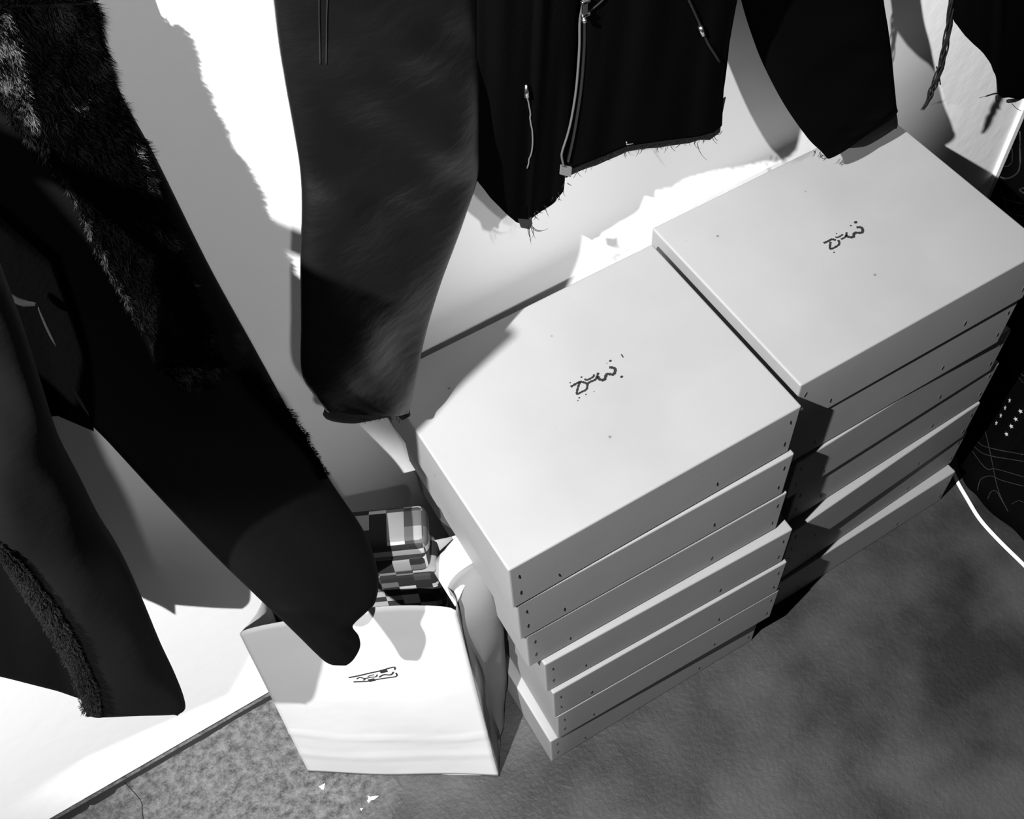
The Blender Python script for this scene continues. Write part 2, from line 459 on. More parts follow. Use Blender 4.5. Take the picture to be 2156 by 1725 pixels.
# ------------------------------------------------------------------ paper bag
bag = empty('paper_bag', (0.05,-.2,0), 0, 'white paper bag with printed logo standing left of the boxes', 'bag')
def patch_grid(c00, c10, c11, c01, nu, nv, fn=None):
    """bilinear patch: c00 bottom-left, c10 bottom-right, c11 top-right, c01 top-left"""
    c00,c10,c11,c01 = map(np.array, (c00,c10,c11,c01)); G = np.zeros((nv+1, nu+1, 3))
    for j in range(nv+1):
        for i in range(nu+1):
            u, v = i/nu, j/nv
            p = c00*(1-u)*(1-v)+c10*u*(1-v)+c11*u*v+c01*(1-u)*v
            if fn is not None: p = p + np.array(fn(u, v))
            G[j,i] = p
    return G
ZT = .42
FL = at(650,1625,z=0); FR = at(1050,1635,z=0); TL = at(505,1335,z=ZT); TR = at(960,1285,z=ZT)
fx = (FR-FL)/np.linalg.norm(FR-FL); fn_ = np.array([fx[1], -fx[0], 0])     # outward front normal
def front_fn(u, v):
    crease = .0022*math.exp(-((v-.17)/.012)**2) + .0016*math.exp(-((v-.34+.05*u)/.012)**2)
    bow = .010*math.sin(math.pi*u)*math.sin(math.pi*min(v*1.15,1)) + .0025*math.sin(5*u+7*v)*math.sin(math.pi*u)
    rise = .030*max(math.sin(math.pi*u),0)**.5*v**5 if v > .5 else 0
    return fn_*(bow+crease) + np.array([0,0,rise])
G = patch_grid(FL, FR, TR, TL, 44, 44, front_fn)
G[:,:,2] = np.maximum(G[:,:,2], 0.001)
front = world_part('front_panel', grid_solid(G, thick=.0009, flip=False), M_paper, bag)
BRb = at(1056,1540,z=0)+np.array([.012,.03,0]); BRb = FR + np.array([.052,.078,0])
BLb = FL + np.array([.052,.078,0])
NT = at(905,1192,z=.43); BK = np.array([.226,-.143,.437])
# right gusset, folded inward near the top, built as two leaves
RIGHT = [(1066,1449),(1062,1370),(1057,1310),(1037,1245),(1005,1180)]
rp = [BRb+np.array([0,0,.001])] + [at(u,v,x=.229 if v>1270 else .224) for u,v in RIGHT]
rp = catmull(rp, 30)
fp = np.array([G[int(t*(len(G)-1)), -1] for t in np.linspace(0,1,30)])
mid = []
for i in range(30):
    t = i/29
    m_ = fp[i]*.5 + rp[i]*.5
    inward = -fx*(.004+.020*t) + np.array([0,.004,0])*math.sin(t*5)
    mid.append(m_+inward)
leafA = np.array([[fp[i]*(1-s)+mid[i]*s + fx*.004*math.sin(math.pi*s)*math.sin(i*.5) for s in np.linspace(0,1,8)] for i in range(30)])
leafB = np.array([[mid[i]*(1-s)+rp[i]*s + fx*.006*math.sin(math.pi*s)*math.cos(i*.33) for s in np.linspace(0,1,8)] for i in range(30)])
gus = np.concatenate([leafA, leafB[:,1:]], 1)
o = world_part('side_gusset', grid_solid(gus, thick=.0009), M_paper_shade, bag); o['label'] = 'creased side of the bag, its shade put into the colour'
# folded top flap of the gusset
flap = np.array([[NT*(1-s)*(1-t)+BK*s*(1-t)+(TR+[.002,.006,-.004])*(1-s)*t+np.array(at(1003,1182,x=.224))*s*t + np.array([.004,-.006,.004])*math.sin(math.pi*s)*math.sin(math.pi*t) for s in np.linspace(0,1,12)] for t in np.linspace(0,1,12)])
o = world_part('folded_flap', grid_solid(flap, thick=.0009), M_paper, bag)
# back and left sides, bottom
bTL = TL+np.array([.045,.070,.0]); bTR = np.array(BK)+[0,.002,-.004]
o = world_part('back_panel', grid_solid(patch_grid(BLb+[0,0,.001], BRb+[0,0,.001], bTR, bTL, 14, 14, lambda u,v:(0,-.004*math.sin(9*u)*v,0)), thick=.0009), M_paper, bag)
lf = np.array([[ (G[int(t*44),0])*(1-s) + (BLb*(1-t)+bTL*t)*s + (fx*.02*math.sin(math.pi*s)*t) + [0,0,.001] for s in np.linspace(0,1,8)] for t in np.linspace(0,1,20)])
o = world_part('side_gusset', grid_solid(lf, thick=.0009), M_paper, bag)
o = world_part('bottom_panel', grid_solid(patch_grid(FL+[0,0,.002], FR+[0,0,.002], BRb+[0,0,.002], BLb+[0,0,.002], 3, 3), thick=.0009), M_paper, bag, False)
# printed logo of the bag: a small framed strip of wavy lines
bf = [bvh_of(front)]
def on(b, pl, ox, oy, sc, n, off=.0004):
    P = []
    for u, v in catmull(zoomed(pl, ox, oy, sc), n):
        h = cast(b, u, v, off)
        if h is not None: P.append(h[0])
    return P
ndef = np.array(fn_) + np.array([0,0,.2]); ndef /= np.linalg.norm(ndef)
st = []
for pl, w in (([(370,610),(620,560),(850,505),(1060,460),(1390,370),(1410,430)],.0014),
              ([(1080,478),(1160,462),(1240,445)],.0042),
              ([(480,705),(640,700),(810,690),(950,660),(1200,620),(1450,580),(1440,500)],.0013),
              ([(820,680),(880,668),(960,650)],.0036),
              ([(550,640),(620,605),(740,628),(860,600),(980,590),(1020,540)],.0011),
              ([(1060,600),(1160,545),(1320,545),(1385,480)],.0014), ([(700,670),(750,630)],.001), ([(800,580),(940,540)],.0008)):
    P = on(bf, pl, 700, 1370, 10.78, 18)
    if len(P) > 2: st.append((P, w*1.5))
o = world_part('logo', ribbon(st, ndef, .0003), M_ink, bag, False); o['label'] = 'small dark wavy strip logo on the bag front'

# ------------------------------------------------------------------ patchwork cloth stuffed into the bag
c0 = at(850,1085,z=.33)
cl = empty('folded_blanket', (.138,-.120,.006), math.radians(-27), 'dark and grey patchwork blanket folded inside the paper bag', 'blanket')
layers = []
bm = bmesh.new()
zz = 0
for k, (w, d, h, dx) in enumerate(((.125,.05,.395,0),(.12,.052,.045,.002),(.112,.05,.04,-.002),(.116,.05,.035,.0))):
    g = bmesh.ops.create_cube(bm, size=1, matrix=Matrix.Translation((dx,0,zz+h/2)) @ Matrix.Diagonal((w,d,h,1)))
    zz += h*.97
bmesh.ops.bevel(bm, geom=list(bm.edges), offset=.010, segments=4, affect='EDGES', profile=.5)
me = bm_mesh(bm, 'cloth'); o = obj('folded_layers', me, M_patch, cl, True)

# paper scraps on the floor
for k, (u, v, s, a) in enumerate(((679,1656,.011,.4),(780,1682,.012,-.3),(761,1704,.003,0))):
    bm = bmesh.new(); c = at(u, v, z=.0008); n = 9
    vs = []
    for i in range(n):
        t = 2*math.pi*i/n; r = s*(.45+.55*random.random())*(.45 if i%3 else 1)
        vs.append((c[0]+r*math.cos(t+a), c[1]+r*math.sin(t+a)*.8, .0006+.002*random.random()*(i%2)))
    top = [bm.verts.new(p) for p in vs]; bot = [bm.verts.new((p[0],p[1],0.0001)) for p in vs]
    bm.faces.new(top); bm.faces.new(bot[::-1])
    for i in range(n): bm.faces.new([bot[i], bot[(i+1)%n], top[(i+1)%n], top[i]])
    o = obj('paper_scrap', bm_mesh(bm, 'scrap'), M_trimw)
    prop(o, ['small torn white paper scrap on the floor below the bag, left one', 'torn white paper scrap with a thin tail on the floor, right one', 'tiny white paper crumb on the floor beside the tailed scrap'][k], 'paper scrap')

# ------------------------------------------------------------------ clothes rail (above the picture) that carries the garments
rail = empty('clothes_rail', (0,-.17,1.62), 0, 'dark metal clothes rail fixed above on the white wall', 'rail')
bm = bmesh.new(); bmesh.ops.create_cone(bm, cap_ends=True, segments=24, radius1=.0125, radius2=.0125, depth=2.5, matrix=Matrix.Translation((.0,0,0)) @ Matrix.Rotation(math.pi/2,4,'Y'))
obj('bar', bm_mesh(bm,'bar'), M_rail, rail, False)
for x in (-1.1, .1, 1.15):
    bm = bmesh.new(); bmesh.ops.create_cone(bm, cap_ends=True, segments=16, radius1=.008, radius2=.008, depth=.17, matrix=Matrix.Translation((x,.085,0)) @ Matrix.Rotation(math.pi/2,4,'X'))
    obj('bracket', bm_mesh(bm,'bracket'), M_rail, rail, False)

def extend_up(G, dz, shift=(0,0,0), n=8, end=0):
    """continue a grid upward from its last row, out of the picture"""
    last = G[-1]; rows = [last + (np.array([0,0,dz])+np.array(shift))*((i+1)/n) for i in range(n)]
    return np.concatenate([G, np.array(rows)], 0)

# ------------------------------------------------------------------ cropped leather jacket in the middle
jk = empty('leather_jacket', (.42,-.14,1.0), 0, 'cropped black leather jacket with raw frayed hem hanging above the boxes', 'jacket')
stL = [((690,868),(859,868),-.120,.010),((664,835),(864,845),-.117,.012),((637,785),(876,785),-.113,.014),((636,680),(898,685),-.107,.016),((635,560),(930,580),-.100,.017),
       ((638,440),(975,455),-.094,.018),((634,362),(1002,372),-.088,.018),((622,285),(1004,290),-.086,.019),((603,180),(1004,190),-.085,.020),((588,90),(1004,90),-.084,.020),((577,0),(1004,0),-.084,.020),((560,-130),(1004,-130),-.084,.020)]
GL = tube(stL, noise=.0045, seed=3, n=90)
GL = extend_up(GL, .30, (.0,0,0))
sleeveL = world_part('sleeve', grid_solid(GL, closed=True, thick=.0025), M_leather, jk)
stLin = [((690,884),(752,886),-.100,.012),((684,876),(800,876),-.104,.015),((686,860),(850,862),-.108,.016),((670,820),(862,820),-.110,.018)]
o = world_part('cuff_lining', grid_solid(tube(stLin, n=14), closed=True, thick=.0015), M_lining, sleeveL); o['label'] = 'grey lining showing under the cuff'
o = world_part('cuff_tab', tubes([([at(u,v,y=-.117) for u,v in ((836,868),(848,878),(858,872),(858,862))], [.002,.0035,.0035,.002])], ring=8), M_lining, sleeveL)
stR = [((1742,334),(1889,232),-.084,.009),((1728,318),(1886,222),-.082,.010),((1702,292),(1884,205),-.078,.011),((1655,225),(1880,165),-.068,.012),((1615,150),(1874,110),-.060,.013),((1590,90),(1868,62),-.056,.013),((1562,0),(1858,0),-.050,.013),((1535,-130),(1845,-110),-.046,.013)]
GR = tube(stR, noise=.002, seed=5, n=60)
GR = extend_up(GR, .28)
sleeveR = world_part('sleeve', grid_solid(GR, closed=True, thick=.0025), M_wool, jk)
stRi = [((1818,309),(1890,264),-.074,.004),((1790,312),(1889,252),-.076,.006),((1770,310),(1887,240),-.078,.007)]
o = world_part('cuff_lining', grid_solid(tube(stRi, n=12), closed=True, thick=.0039), mat('dark_cuff_lining', .003, .8, .1), sleeveR)
top = -140
cl1 = [[(1002,378,-.074),(1003,150,-.088),(1003,top,-.096)],[(1030,412,-.070),(1030,150,-.09),(1030,top,-.1)],[(1060,443,-.066),(1062,150,-.092),(1065,top,-.102)],[(1083,465,-.062),(1095,150,-.092),(1100,top,-.102)],
       [(1110,475,-.060),(1120,150,-.092),(1130,top,-.102)],[(1118,456,-.061),(1135,150,-.092),(1145,top,-.102)],[(1140,440,-.064),(1155,150,-.092),(1170,top,-.102)],[(1165,425,-.068),(1180,150,-.092),(1200,top,-.102)],
       [(1185,398,-.073),(1200,200,-.088),(1228,top,-.098)]]
GP = extend_up(sheet(cl1, 40, 5, bulge=.004, wav=.0015), .28)
frontL = world_part('front_panel', grid_solid(GP, thick=.0022), M_wool, jk)
def hem(x):
    X = [1186,1200,1250,1320,1400,1470,1500,1517]; Y = [360,353,333,304,293,284,276,262]
    return float(np.interp(x, X, Y))
cl2 = []
for x in (1186,1200,1225,1250,1285,1320,1360,1400,1440,1470,1500,1517):
    f = (x-1186)/(1517-1186)
    cl2.append([(x, hem(x), -.078-.006*f), (1222+f*(1528-1222), 120, -.092), (1238+f*(1575-1238), top, -.110)])
GP2 = extend_up(sheet(cl2, 40, 4, bulge=.004, wav=.0018, seed=2), .28)
frontR = world_part('front_panel', grid_solid(GP2, thick=.0022), M_wool, jk)
# grey lining band that shows below the raw hem
ln = []
for x in np.linspace(1190, 1515, 16):
    f = (x-1190)/325; d = [16,14,15,16,15,14,14,13,14,15,14,10,14,10,16,14][int(f*15)]
    ln.append([(x, hem(x)+d, -.072), (x+4, hem(x)-20, -.072), (x+12, hem(x)-60, -.074)])
o = world_part('hem_lining', grid_solid(sheet(ln, 10, 3, wav=.0006), thick=.001), M_lining, jk); o['label'] = 'dark grey lining below the cut hem'
o = world_part('hem_lining', grid_solid(sheet([[(1178,366,-.081),(1180,346,-.081)],[(1201,372,-.081),(1203,350,-.081)]], 5, 4), thick=.001), mat('pale_lining', .09, .8), jk, False); o['label'] = 'pale patch of lining under the zip end'
o = world_part('hem_lining', grid_solid(sheet([[(1096,478,-.082),(1090,460,-.082)],[(1114,482,-.082),(1114,462,-.082)],[(1120,470,-.082),(1118,456,-.082)]], 5, 4), thick=.001), M_lining, jk, False)
# back of the jacket
bk = []
for x0, y0 in ((1004,360),(1060,425),(1105,450),(1160,405),(1195,350),(1320,290),(1420,280),(1512,258)):
    bk.append([(x0, y0-14, -.048), (x0+(10 if x0<1200 else 18), 120, -.050), (x0+(20 if x0<1200 else 40), top, -.050)])
o = world_part('back_panel', grid_solid(extend_up(sheet(bk, 24, 4, wav=.001), .28), thick=.002), M_wool, jk)
# zip: light tape edge, dark teeth and slider
bz = [bvh_of(frontR), bvh_of(frontL)]
zp = catmull([(1232,-60),(1228,0),(1221,45),(1220,100),(1214,180),(1205,240),(1196,280),(1184,318),(1183,332),(1187,350)], 60)
Pz = [at(u, v, y=-.1050+ (v+60)/410*.022) for u, v in zp]
zip_ = world_part('zip', tubes([(Pz, .0011)], ring=6), mat('grey_tape', .05, .7, .3), jk)
zp2 = catmull([(1239,-60),(1235,0),(1231,45),(1230,100),(1224,180),(1214,250),(1205,300),(1196,340)], 60)
o = world_part('zip_teeth', tubes([([at(u, v, y=-.1056+(v+60)/410*.022) for u, v in zp2], .0013)], ring=6), mat('dark_teeth', .005, .4, .6), zip_)
bm = bmesh.new(); c = at(1231,18,y=-.1075)
for dx, dz, sx, sz in ((0,0,.0022,.0065),(0.0008,.006,.004,.0014),(.0008,-.006,.004,.0014)):
    bmesh.ops.create_cube(bm, size=1, matrix=Matrix.Translation((c[0]+dx, c[1], c[2]+dz)) @ Matrix.Diagonal((sx*2,.003,sz*2 if sx<.003 else sz*2,1)))
o = world_part('zip_slider', bm_mesh(bm,'slider',.0004,1), M_metal, zip_, False)
bm = bmesh.new(); bmesh.ops.create_icosphere(bm, subdivisions=2, radius=.0022, matrix=Matrix.Translation(Vector(at(1230,43,y=-.109))))
o = world_part('snap', bm_mesh(bm,'snap'), M_metal, jk)
# drawstrings with metal tips
P = [h[0] for h in (cast(bz, u, v, .0015) for u, v in catmull([(1105,192),(1112,220),(1119,255),(1122,290),(1119,320),(1108,352)], 24)) if h is not None]
o = world_part('drawstring', tubes([(P, .0007)], ring=6), mat('grey_cord', .07, .6), jk); ds = o
c = cast(bz, 1105, 188, .002)[0]; 
o = world_part('cord_tip', tubes([([c+[0,0,.006], c+[0,0,0], c+[0,0,-.006]], [.0010,.0018,.0022])], ring=8), M_metal, ds)
P = [h[0] for h in (cast(bz, u, v, .0015) for u, v in catmull([(1440,-20),(1455,12),(1472,50),(1490,90),(1512,128)], 20)) if h is not None]
o = world_part('drawstring', tubes([(P, .0012)], ring=6), M_thread, jk); ds = o
h = cast(bz, 1473, 60, .003)[0]
o = world_part('cord_tip', tubes([([h+[-.002,0,.005], h+[.002,0,-.005]], .0022)], ring=8), M_metal, ds)
P = [h[0] for h in (cast(bz, u, v, .0012) for u, v in catmull([(1275,-10),(1260,5),(1240,22),(1232,34)], 10)) if h is not None]
if len(P) > 2: world_part('drawstring', tubes([(P, .0008)], ring=6), M_thread, jk)
hh = [cast(bz, u, v, .001) for u, v in ((1318,297),(1319,302),(1331,300))]
hh = [q[0] for q in hh if q is not None]
if len(hh) > 1: world_part('stitch', tubes([(hh, .0009)], ring=6), M_metal, jk)
# double seam on the left sleeve
bsl = [bvh_of(sleeveL)]
for off_ in (0, 16):
    P = [h[0] for h in (cast(bsl, u, v, .0003) for u, v in catmull([(672+off_*1.2,-30),(672+off_,30),(673+off_*.9,80),(674+off_*.8,135)], 24)) if h is not None]
    if len(P) > 2: world_part('seam', tubes([(P, .0006)], ring=5), M_thread, sleeveL)
P = [h[0] for h in (cast(bsl, u, v, .0006) for u, v in catmull([(639,372),(700,392),(780,400),(870,392),(950,380),(995,372)], 30)) if h is not None]

def frays(spots, y, name, parent, per=5, ln_=(8,26), w=.00035, ang=(60,120)):
    paths = []
    for (u, v) in spots:
        for _ in range(per):
            a = math.radians(random.uniform(*ang)); L = random.uniform(*ln_); u0 = u+random.uniform(-7,7); v0 = v+random.uniform(-6,2)
            cu = random.uniform(-.6,.6); pts = []
            for t in np.linspace(0,1,6):
                aa = a+cu*t*1.6
                pts.append(at(u0+L*t*math.cos(aa), v0+L*t*math.sin(aa), y=y+random.uniform(-.001,.001)))
            paths.append((pts, [w,w,w,w*.8,w*.6,w*.3]))
    o = world_part(name, tubes(paths, ring=4), M_thread, parent); o['kind'] = 'stuff'; return o
sp = [(x, hem(x)+12) for x in np.linspace(1200,1515,26)]
frays(sp, -.081, 'frayed_threads', jk, 2, (6,20), ang=(70,150))
frays([(1190,385),(1180,405),(1170,420),(1150,438),(1130,448),(1120,460)], -.088, 'frayed_threads', jk, 3, (6,20), ang=(20,110))
frays([(1115,478),(1118,480)], -.083, 'frayed_threads', jk, 3, (24,36), ang=(50,95))
frays([(1473,300)], -.081, 'frayed_threads', jk, 1, (36,44), ang=(80,95))
frays([(760,876),(772,878),(782,876),(800,876),(815,872),(838,876)], -.118, 'frayed_threads', sleeveL, 4, (8,22), ang=(55,110))
frays([(1722,322),(1732,328),(1742,334)], -.084, 'frayed_threads', sleeveR, 5, (5,14), ang=(60,190))

# ------------------------------------------------------------------ fur over a coat part
def fur(name, quads, bvhs, parent, count, length, m, lean=(0,0,-.5), base_off=.003, wid=.00035, seed=1, clump=60):
    """quads: list of px quadrilaterals; strands rooted on the surface they cover"""
    r = np.random.default_rng(seed); v, f = [], []
    areas = np.array([abs((q[2][0]-q[0][0])*(q[3][1]-q[1][1])-(q[3][0]-q[1][0])*(q[2][1]-q[0][1]))/2 for q in quads]); pr = areas/areas.sum()
    for _ in range(count):
        q = quads[r.choice(len(quads), p=pr)]; a, b = r.random(2)
        u = q[0][0]*(1-a)*(1-b)+q[1][0]*a*(1-b)+q[2][0]*a*b+q[3][0]*(1-a)*b; w = q[0][1]*(1-a)*(1-b)+q[1][1]*a*(1-b)+q[2][1]*a*b+q[3][1]*(1-a)*b
        h = cast(bvhs, u, w, base_off*r.random())
        if h is None: continue
        p, n = h
        cl_ = np.array([math.sin(u/clump*6.3+w/37), math.sin(w/clump*5.1), math.cos(u/29+w/41)])*.45
        d = n*.75 + np.array(lean) + cl_ + r.normal(0,.28,3); d /= np.linalg.norm(d)
        L = length*(.5+.7*r.random()); side = np.cross(d, r.normal(0,1,3)); side /= np.linalg.norm(side)
        bend = r.normal(0,.25,3)+np.array([0,0,-.35])
        k = len(v); ww = wid*(.6+.8*r.random())
        p1 = p+d*L*.5; p2 = p1+(d+bend)*L*.5
        v += [p-side*ww, p+side*ww, p1-side*ww*.8, p1+side*ww*.8, p2]
        f += [(k,k+1,k+3,k+2), (k+2,k+3,k+4)]
    me = pymesh(name, v, f)
    return world_part(name, me, m, parent)

# ------------------------------------------------------------------ shearling coat A (nearest, runs down to the cuff above the bag)
ca = empty('shearling_coat', (.0,-.24,1.1), 0, 'black leather shearling coat with thick fur band, its cuff ending over the paper bag', 'coat')
sA = [((700,1401),(727,1400),-.246,.004),((686,1394),(742,1388),-.245,.007),((664,1374),(755,1362),-.243,.010),((644,1354),(752,1338),-.240,.012),((622,1332),(739,1320),-.237,.013),((602,1312),(744,1308),-.234,.014),((574,1286),(770,1284),-.230,.016),((545,1258),(786,1262),-.222,.018),((452,1168),(791,1205),-.202,.020),((330,1040),(762,1118),-.174,.022),((230,932),(692,1012),-.142,.022),
      ((140,840),(628,905),-.112,.021),((60,720),(532,728),-.078,.019),((-40,560),(437,553),-.054,.015),((-130,360),(328,332),-.046,.013),((-210,160),(240,165),-.040,.011),((-280,0),(196,0),-.034,.009),((-330,-130),(150,-130),-.032,.009)]
GA = extend_up(tube(sA, noise=.0012, seed=11, n=100), .30, (-.14,.0,0))
slA = world_part('sleeve', grid_solid(GA, closed=True, thick=.003), M_leather2, ca)
bA = [bvh_of(slA)]
FL_ = [(-70,0),(-30,120),(5,215),(60,290),(112,345),(170,445),(212,545),(262,635),(300,700),(350,788)]
FR_ = [(192,0),(210,80),(232,165),(258,230),(296,300),(334,400),(360,470),(392,560),(428,665),(470,772)]
quads = [[FL_[i],FR_[i],FR_[i+1],FL_[i+1]] for i in range(9)] + [[(350,788),(485,778),(430,808),(395,818)]]
def band(Lp, Rp, bv, off, n=60, m_=14):
    L = catmull(Lp, n); R = catmull(Rp, n); G = []; last = None
    for i in range(n):
        row = []
        for s in np.linspace(0,1,m_):
            u = L[i][0]*(1-s)+R[i][0]*s; v = L[i][1]*(1-s)+R[i][1]*s
            h = cast(bv, u, v, off*(math.sin(math.pi*min(max(s,.02),.98))**.4))
            row.append(h[0] if h is not None else (row[-1] if row else last))
            last = row[-1]
        G.append(row)
    return np.array(G)
bd = band(FL_+[(385,812)], [(a-4,b) for a,b in FR_]+[(440,800)], bA, .008)
furb = world_part('fur_band', grid_solid(bd, thick=.003), M_fur, ca)
bF = [bvh_of(furb)]
furs = fur('fur', quads, bF, furb, 42000, .0075, M_fur, seed=3)
furs['kind'] = 'stuff'
# lighter clipped wool along the left border of the band
LB = [[(-60,60),(18,20),(60,210),(0,215)], [(0,205),(60,210),(105,325),(60,290)], [(60,285),(88,310),(125,370),(108,340)]]
o = fur('curly_wool_edge', LB, bF, furb, 14000, .0055, mat('grey_fleece', .02, .6, .15, c2=.09, cscale=60), seed=5, clump=12, wid=.0002); o['kind'] = 'stuff'; o['label'] = 'grey curly fleece along the edge of the fur band'
o = fur('fur_tuft', [[(345,770),(470,775),(430,808),(395,818)],[(112,345),(135,360),(300,690),(290,690)]], bF, furb, 4000, .0055, mat('dark_fleece', .008, .6, .1, c2=.03, cscale=60), seed=6, clump=18, wid=.0002); o['kind'] = 'stuff'
o = fur('fur_tuft', [[(400,590),(420,600),(440,640),(415,630)],[(270,290),(285,300),(330,410),(305,400)],[(140,205),(180,205),(185,235),(150,230)]], bF, furb, 1500, .0055, mat('fur_glint', .01, .5, .3, c2=.06, cscale=90), seed=8, clump=18, wid=.0002); o['kind'] = 'stuff'  # glints on the black fur, put in as lighter strands
# second narrow fur strip lower on the right border
q2 = [[(495,790),(525,770),(600,860),(575,880)], [(575,880),(605,860),(660,930),(640,950)], [(640,950),(655,940),(690,1005),(672,1012)]]
f2 = world_part('fur_edge', grid_solid(band([(492,785),(575,880),(640,950),(675,1012)], [(520,768),(603,862),(655,935),(686,1004)], bA, .003, 30, 5), thick=.002), M_fur, ca)
o = fur('fur', q2, [bvh_of(f2)], f2, 3000, .004, M_fur, seed=9, clump=30); o['kind'] = 'stuff'
# fluff on the outline at the very top of the band
# inner dark fold of the coat behind the sleeve
fold = world_part('inner_fold', grid_solid(extend_up(sheet([[(60,880,-.165),(20,700,-.16),(-60,480,-.15)],[(120,872,-.165),(90,720,-.16),(20,500,-.15)],[(196,905,-.168),(180,760,-.162),(110,560,-.15)]], 20, 8, wav=0), .32, (-.10,.06,0)), thick=.002), M_wool, ca)

# ------------------------------------------------------------------ coat B (lower left)
cb = empty('suede_coat', (-.15,-.22,.9), 0, 'black suede coat at the far left with clipped fleece facing and straight hem', 'coat')
sB = [((196,1511),(377,1504),-.220,.005),((184,1500),(386,1485),-.220,.016),((170,1468),(366,1420),-.222,.024),((148,1420),(332,1340),-.224,.028),((110,1350),(297,1255),-.226,.031),((60,1270),(256,1165),-.228,.033),((0,1180),(208,1085),-.230,.035),
      ((-50,1090),(168,1005),-.232,.036),((-90,980),(126,925),-.234,.036),((-120,880),(97,866),-.236,.036),((-150,760),(62,765),-.238,.036),((-180,640),(25,650),-.240,.036),((-230,480),(-30,500),-.243,.036)]
GB = extend_up(tube(sB, noise=.0015, seed=21, n=90), .36, (-.30,.10,0))
slB = world_part('sleeve', grid_solid(GB, closed=True, thick=.003), mat('black_nappa', .003, .8, .06, .25, 70, .002, 5), cb)
bB = [bvh_of(slB)]
fq = [[(-20,1130),(20,1140),(75,1220),(40,1230)],[(40,1230),(80,1220),(150,1320),(105,1330)],[(105,1330),(150,1320),(190,1400),(150,1410)],[(150,1410),(192,1400),(215,1500),(178,1500)]]
fb = world_part('fleece_facing', grid_solid(band([(-20,1130),(35,1212),(95,1310),(140,1400),(166,1450),(180,1500)], [(15,1150),(80,1225),(140,1310),(180,1390),(205,1450),(218,1508)], bB, .003, 40, 8), thick=.002), M_shear, cb)
o = fur('clipped_fleece', fq, [bvh_of(fb)], fb, 9000, .0026, M_shear, seed=13, clump=25); o['kind'] = 'stuff'
def wcol(x, y, zs): return [tuple(px_of((x,y,z)))+(y,) for z in zs]
bpan = [wcol(-.85,-.19,(.72,.85,1.0)), wcol(-.6,-.19,(.73,.86,1.0)), wcol(-.4,-.19,(.74,.87,1.0)), wcol(-.28,-.20,(.74,.87,1.0)), [(-160,1375,-.203),(-200,1150,-.205),(-240,950,-.21)],[(-60,1405,-.20),(-100,1150,-.205),(-140,900,-.215)],[(0,1421,-.198),(-40,1150,-.20),(-60,900,-.21)],[(60,1436,-.195),(20,1200,-.20),(-10,950,-.21)],[(120,1452,-.192),(80,1250,-.20),(30,1000,-.21)],[(172,1468,-.19),(130,1330,-.198),(60,1100,-.21)],[(232,1488,-.188),(200,1350,-.196),(120,1110,-.205)]]  # coat body, widened out of view on both sides to block light
o = world_part('back_panel', grid_solid(extend_up(sheet(bpan, 30, 6, wav=.0015), .45, (-.11,0,0)), thick=.0025), M_leather2, cb)
# lighter lining seen inside the dark opening between the coats
for k, pl in enumerate(([(0,606,9),(20,622,14),(45,636,14),(76,640,6)], [(80,648,6),(90,672,12),(104,702,12),(118,728,5)], [(150,815,6),(160,832,12),(172,850,12),(186,872,5)])):
    G_ = []
    for u, v, w in catmull(pl, 16):
        G_.append([at(u, v-w*.5+w*s, y=-.172) for s in np.linspace(0,1,5)])
    o = world_part('lining_edge', grid_solid(np.array(G_), thick=.001), M_lining, cb)

# ------------------------------------------------------------------ ragged black knit at the top right
kn = empty('frayed_top', (.88,-.13,.95), 0, 'black raw-edged top with long twisted threads hanging at the top right corner', 'top')
kc = []
for u, v in ((2000,6),(2008,42),(2030,72),(2050,92),(2070,112),(2086,134),(2098,165),(2102,200),(2145,206),(2180,198),(2260,185)):
    kc.append([(u, v, -.090), (u+6, v-110, -.095), (u+14, -150, -.1)] if u > 2005 else [(u, v, -.09), (u, -60, -.095), (u+14, -150, -.1)])
kb = world_part('body', grid_solid(extend_up(sheet(kc, 30, 4, bulge=.006, wav=.001), .30), thick=.003), M_wool, kn)
P1 = []
for k in range(11):
    o1 = random.uniform(-5,5); ph = random.uniform(0,6); L = random.choice((1,1,1,.86,.78,.7))
    pl = catmull([(2003+o1*.6,0),(1998+o1,45),(1990+o1,95),(1980+o1,140),(1966+o1,180),(1955+o1,205),(1943+o1,232)], 26)
    pl = pl[:int(26*L)]
    P1.append(([at(u+2.6*math.sin(i*.8+ph), v, y=-.093+.0015*math.cos(i*.8+ph)) for i,(u,v) in enumerate(pl)], [.0010]*(len(pl)-2)+[.0007,.0003]))
P1.append(([at(u,v,y=-.093) for u,v in catmull([(1972,140),(1977,160),(1980,178)], 8)], .0008))
o = world_part('twisted_threads', tubes(P1, ring=5), M_thread, kn); o['kind'] = 'stuff'
P2 = [([at(u,v,y=-.088) for u,v in catmull([(2085,128),(2092,142),(2098,160),(2101,198)], 12)], .0009),
      ([at(u,v,y=-.088) for u,v in catmull([(2062,206),(2078,202),(2095,197),(2120,196),(2150,190)], 12)], [.0003]*3+[.001]*9),
      ([at(u,v,y=-.088) for u,v in catmull([(2097,205),(2098,214),(2096,224)], 6)], .001),
      ([at(u,v,y=-.091) for u,v in catmull([(2122,213),(2140,210),(2160,200),(2200,190)], 8)], .0026),
      ([at(u,v,y=-.091) for u,v in catmull([(2098,203),(2120,203),(2160,196)], 8)], .0016),
      ([at(u,v,y=-.088) for u,v in catmull([(2130,218),(2140,228),(2150,234)], 6)], .0004)]
o = world_part('loose_threads', tubes(P2, ring=5), M_thread, kn)

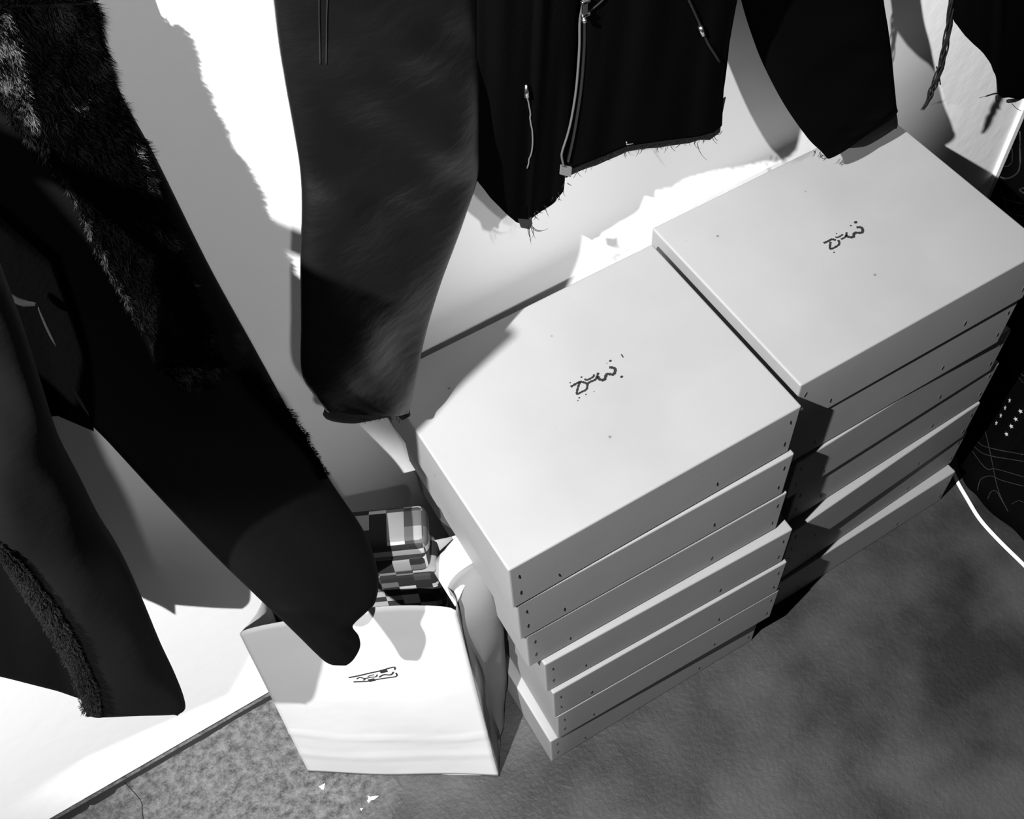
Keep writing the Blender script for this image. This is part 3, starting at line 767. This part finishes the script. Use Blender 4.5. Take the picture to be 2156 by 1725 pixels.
# ------------------------------------------------------------------ printed black cloth at the right
cur = empty('printed_cloth', (1.12,-.3,0), 0, 'black cloth printed with grey curves and small white stars, right of the boxes', 'cloth')
bot = [np.array([1.276,-.004,0]), np.array([1.20,-.09,0]), np.array([1.10,-.20,0]), at(2030,1010,z=0), at(2060,1052,z=0), at(2110,1098,z=0), at(2156,1138,z=0), at(2230,1205,z=0), at(2330,1300,z=0)]
bot = catmull(bot, 90); G_ = []
for i in range(50):
    t = i/49; z = .002 + 1.02*t; row = []
    for j in range(90):
        s = j/89; w = .010*math.sin(s*30+t*2.5)*min(1,t*3+.2) + .006*math.sin(s*57+1+t*4)*min(1,t*4)*(1-t)
        topx = 1.276-.05*s
        x = bot[j][0]*(1-t**.7)+topx*t**.7 + w; y = bot[j][1]
        row.append((x if s > .02 else 1.276, y if s > .02 else -.004-.0*t, z))
    G_.append(row)
ms = grid_solid(np.array(G_), thick=.002)
cw = world_part('drape', ms, M_printcloth, cur)
bC = [bvh_of(cw)]
R2, R3 = (1850,250,3.833), (1990,580,2.783)
lines = [([(975,360),(1010,385),(1060,370),(1080,320),(1070,140)],R2,.0016),([(960,450),(1010,480),(1080,470),(1140,400),(1142,200),(1140,20)],R2,.004),([(960,450),(985,560),(1010,640),(1090,670),(1173,690)],R2,.0022),([(905,520),(915,570),(930,670)],R2,.002),
         ([(1010,640),(1060,760),(1173,790)],R2,.0016),([(1173,560),(1140,575),(1173,600)],R2,.004),
         ([(120,965),(180,965),(240,1005),(460,1050)],R3,.002),([(110,1040),(160,1000),(240,1050),(460,1090)],R3,.002),([(160,1030),(240,1130),(300,1135),(460,1180)],R3,.0018),([(190,1260),(210,1195),(270,1175),(330,1200),(460,1235)],R3,.0018),
         ([(250,1310),(270,1270),(300,1265),(340,1330),(370,1385)],R3,.0016),([(400,430),(400,520),(460,590)],R3,.0018),([(370,470),(390,540),(460,630)],R3,.0014),([(210,810),(255,990),(310,1250),(370,1385)],R3,.0016),([(390,1340),(430,1320),(460,1330)],R3,.0014)]
pth = []
for pl, (ox,oy,sc), w in lines:
    P = on(bC, pl, ox, oy, sc, 30, .0005)
    if len(P) > 3: pth.append((P, w*.35))
for q_ in pth:
    o = world_part('printed_curve', tubes([q_], ring=5), M_print, cw); o['label'] = 'grey curved line printed on the cloth'
for x, y in ((380,733),(353,777),(328,822),(302,866),(443,796),(415,842),(389,884),(361,930)):
    h = cast(bC, 1990+x/2.783, 580+y/2.783, .0006)
    if h is None: continue
    bm = bmesh.new()
    p, n = h; q = Vector(n).to_track_quat('Z','Y').to_matrix().to_4x4()
    vs = []
    for k in range(10):
        r = .0042 if k%2==0 else .0018; a = 2*math.pi*k/10
        vs.append(bm.verts.new(Matrix.Translation(Vector(p)) @ q @ Vector((r*math.cos(a), r*math.sin(a), 0))))
    bm.faces.new(vs)
    o = world_part('printed_star', bm_mesh(bm, 'star'), M_star, cw, False); o['label'] = 'small white star printed on the cloth'

# white cable on the floor
P = catmull([at(2005,990,z=.003), at(2016,1015,z=.003), at(2035,1048,z=.003), at(2062,1092,z=.003), at(2100,1135,z=.003), at(2156,1190,z=.003), at(2230,1262,z=.003), at(2330,1360,z=.003)], 60)
cb_ = obj('power_cable', tubes([(P, .0032)], ring=10), M_cable, None, True)
prop(cb_, 'white cable lying on the floor right of the boxes, by the printed cloth', 'cable')
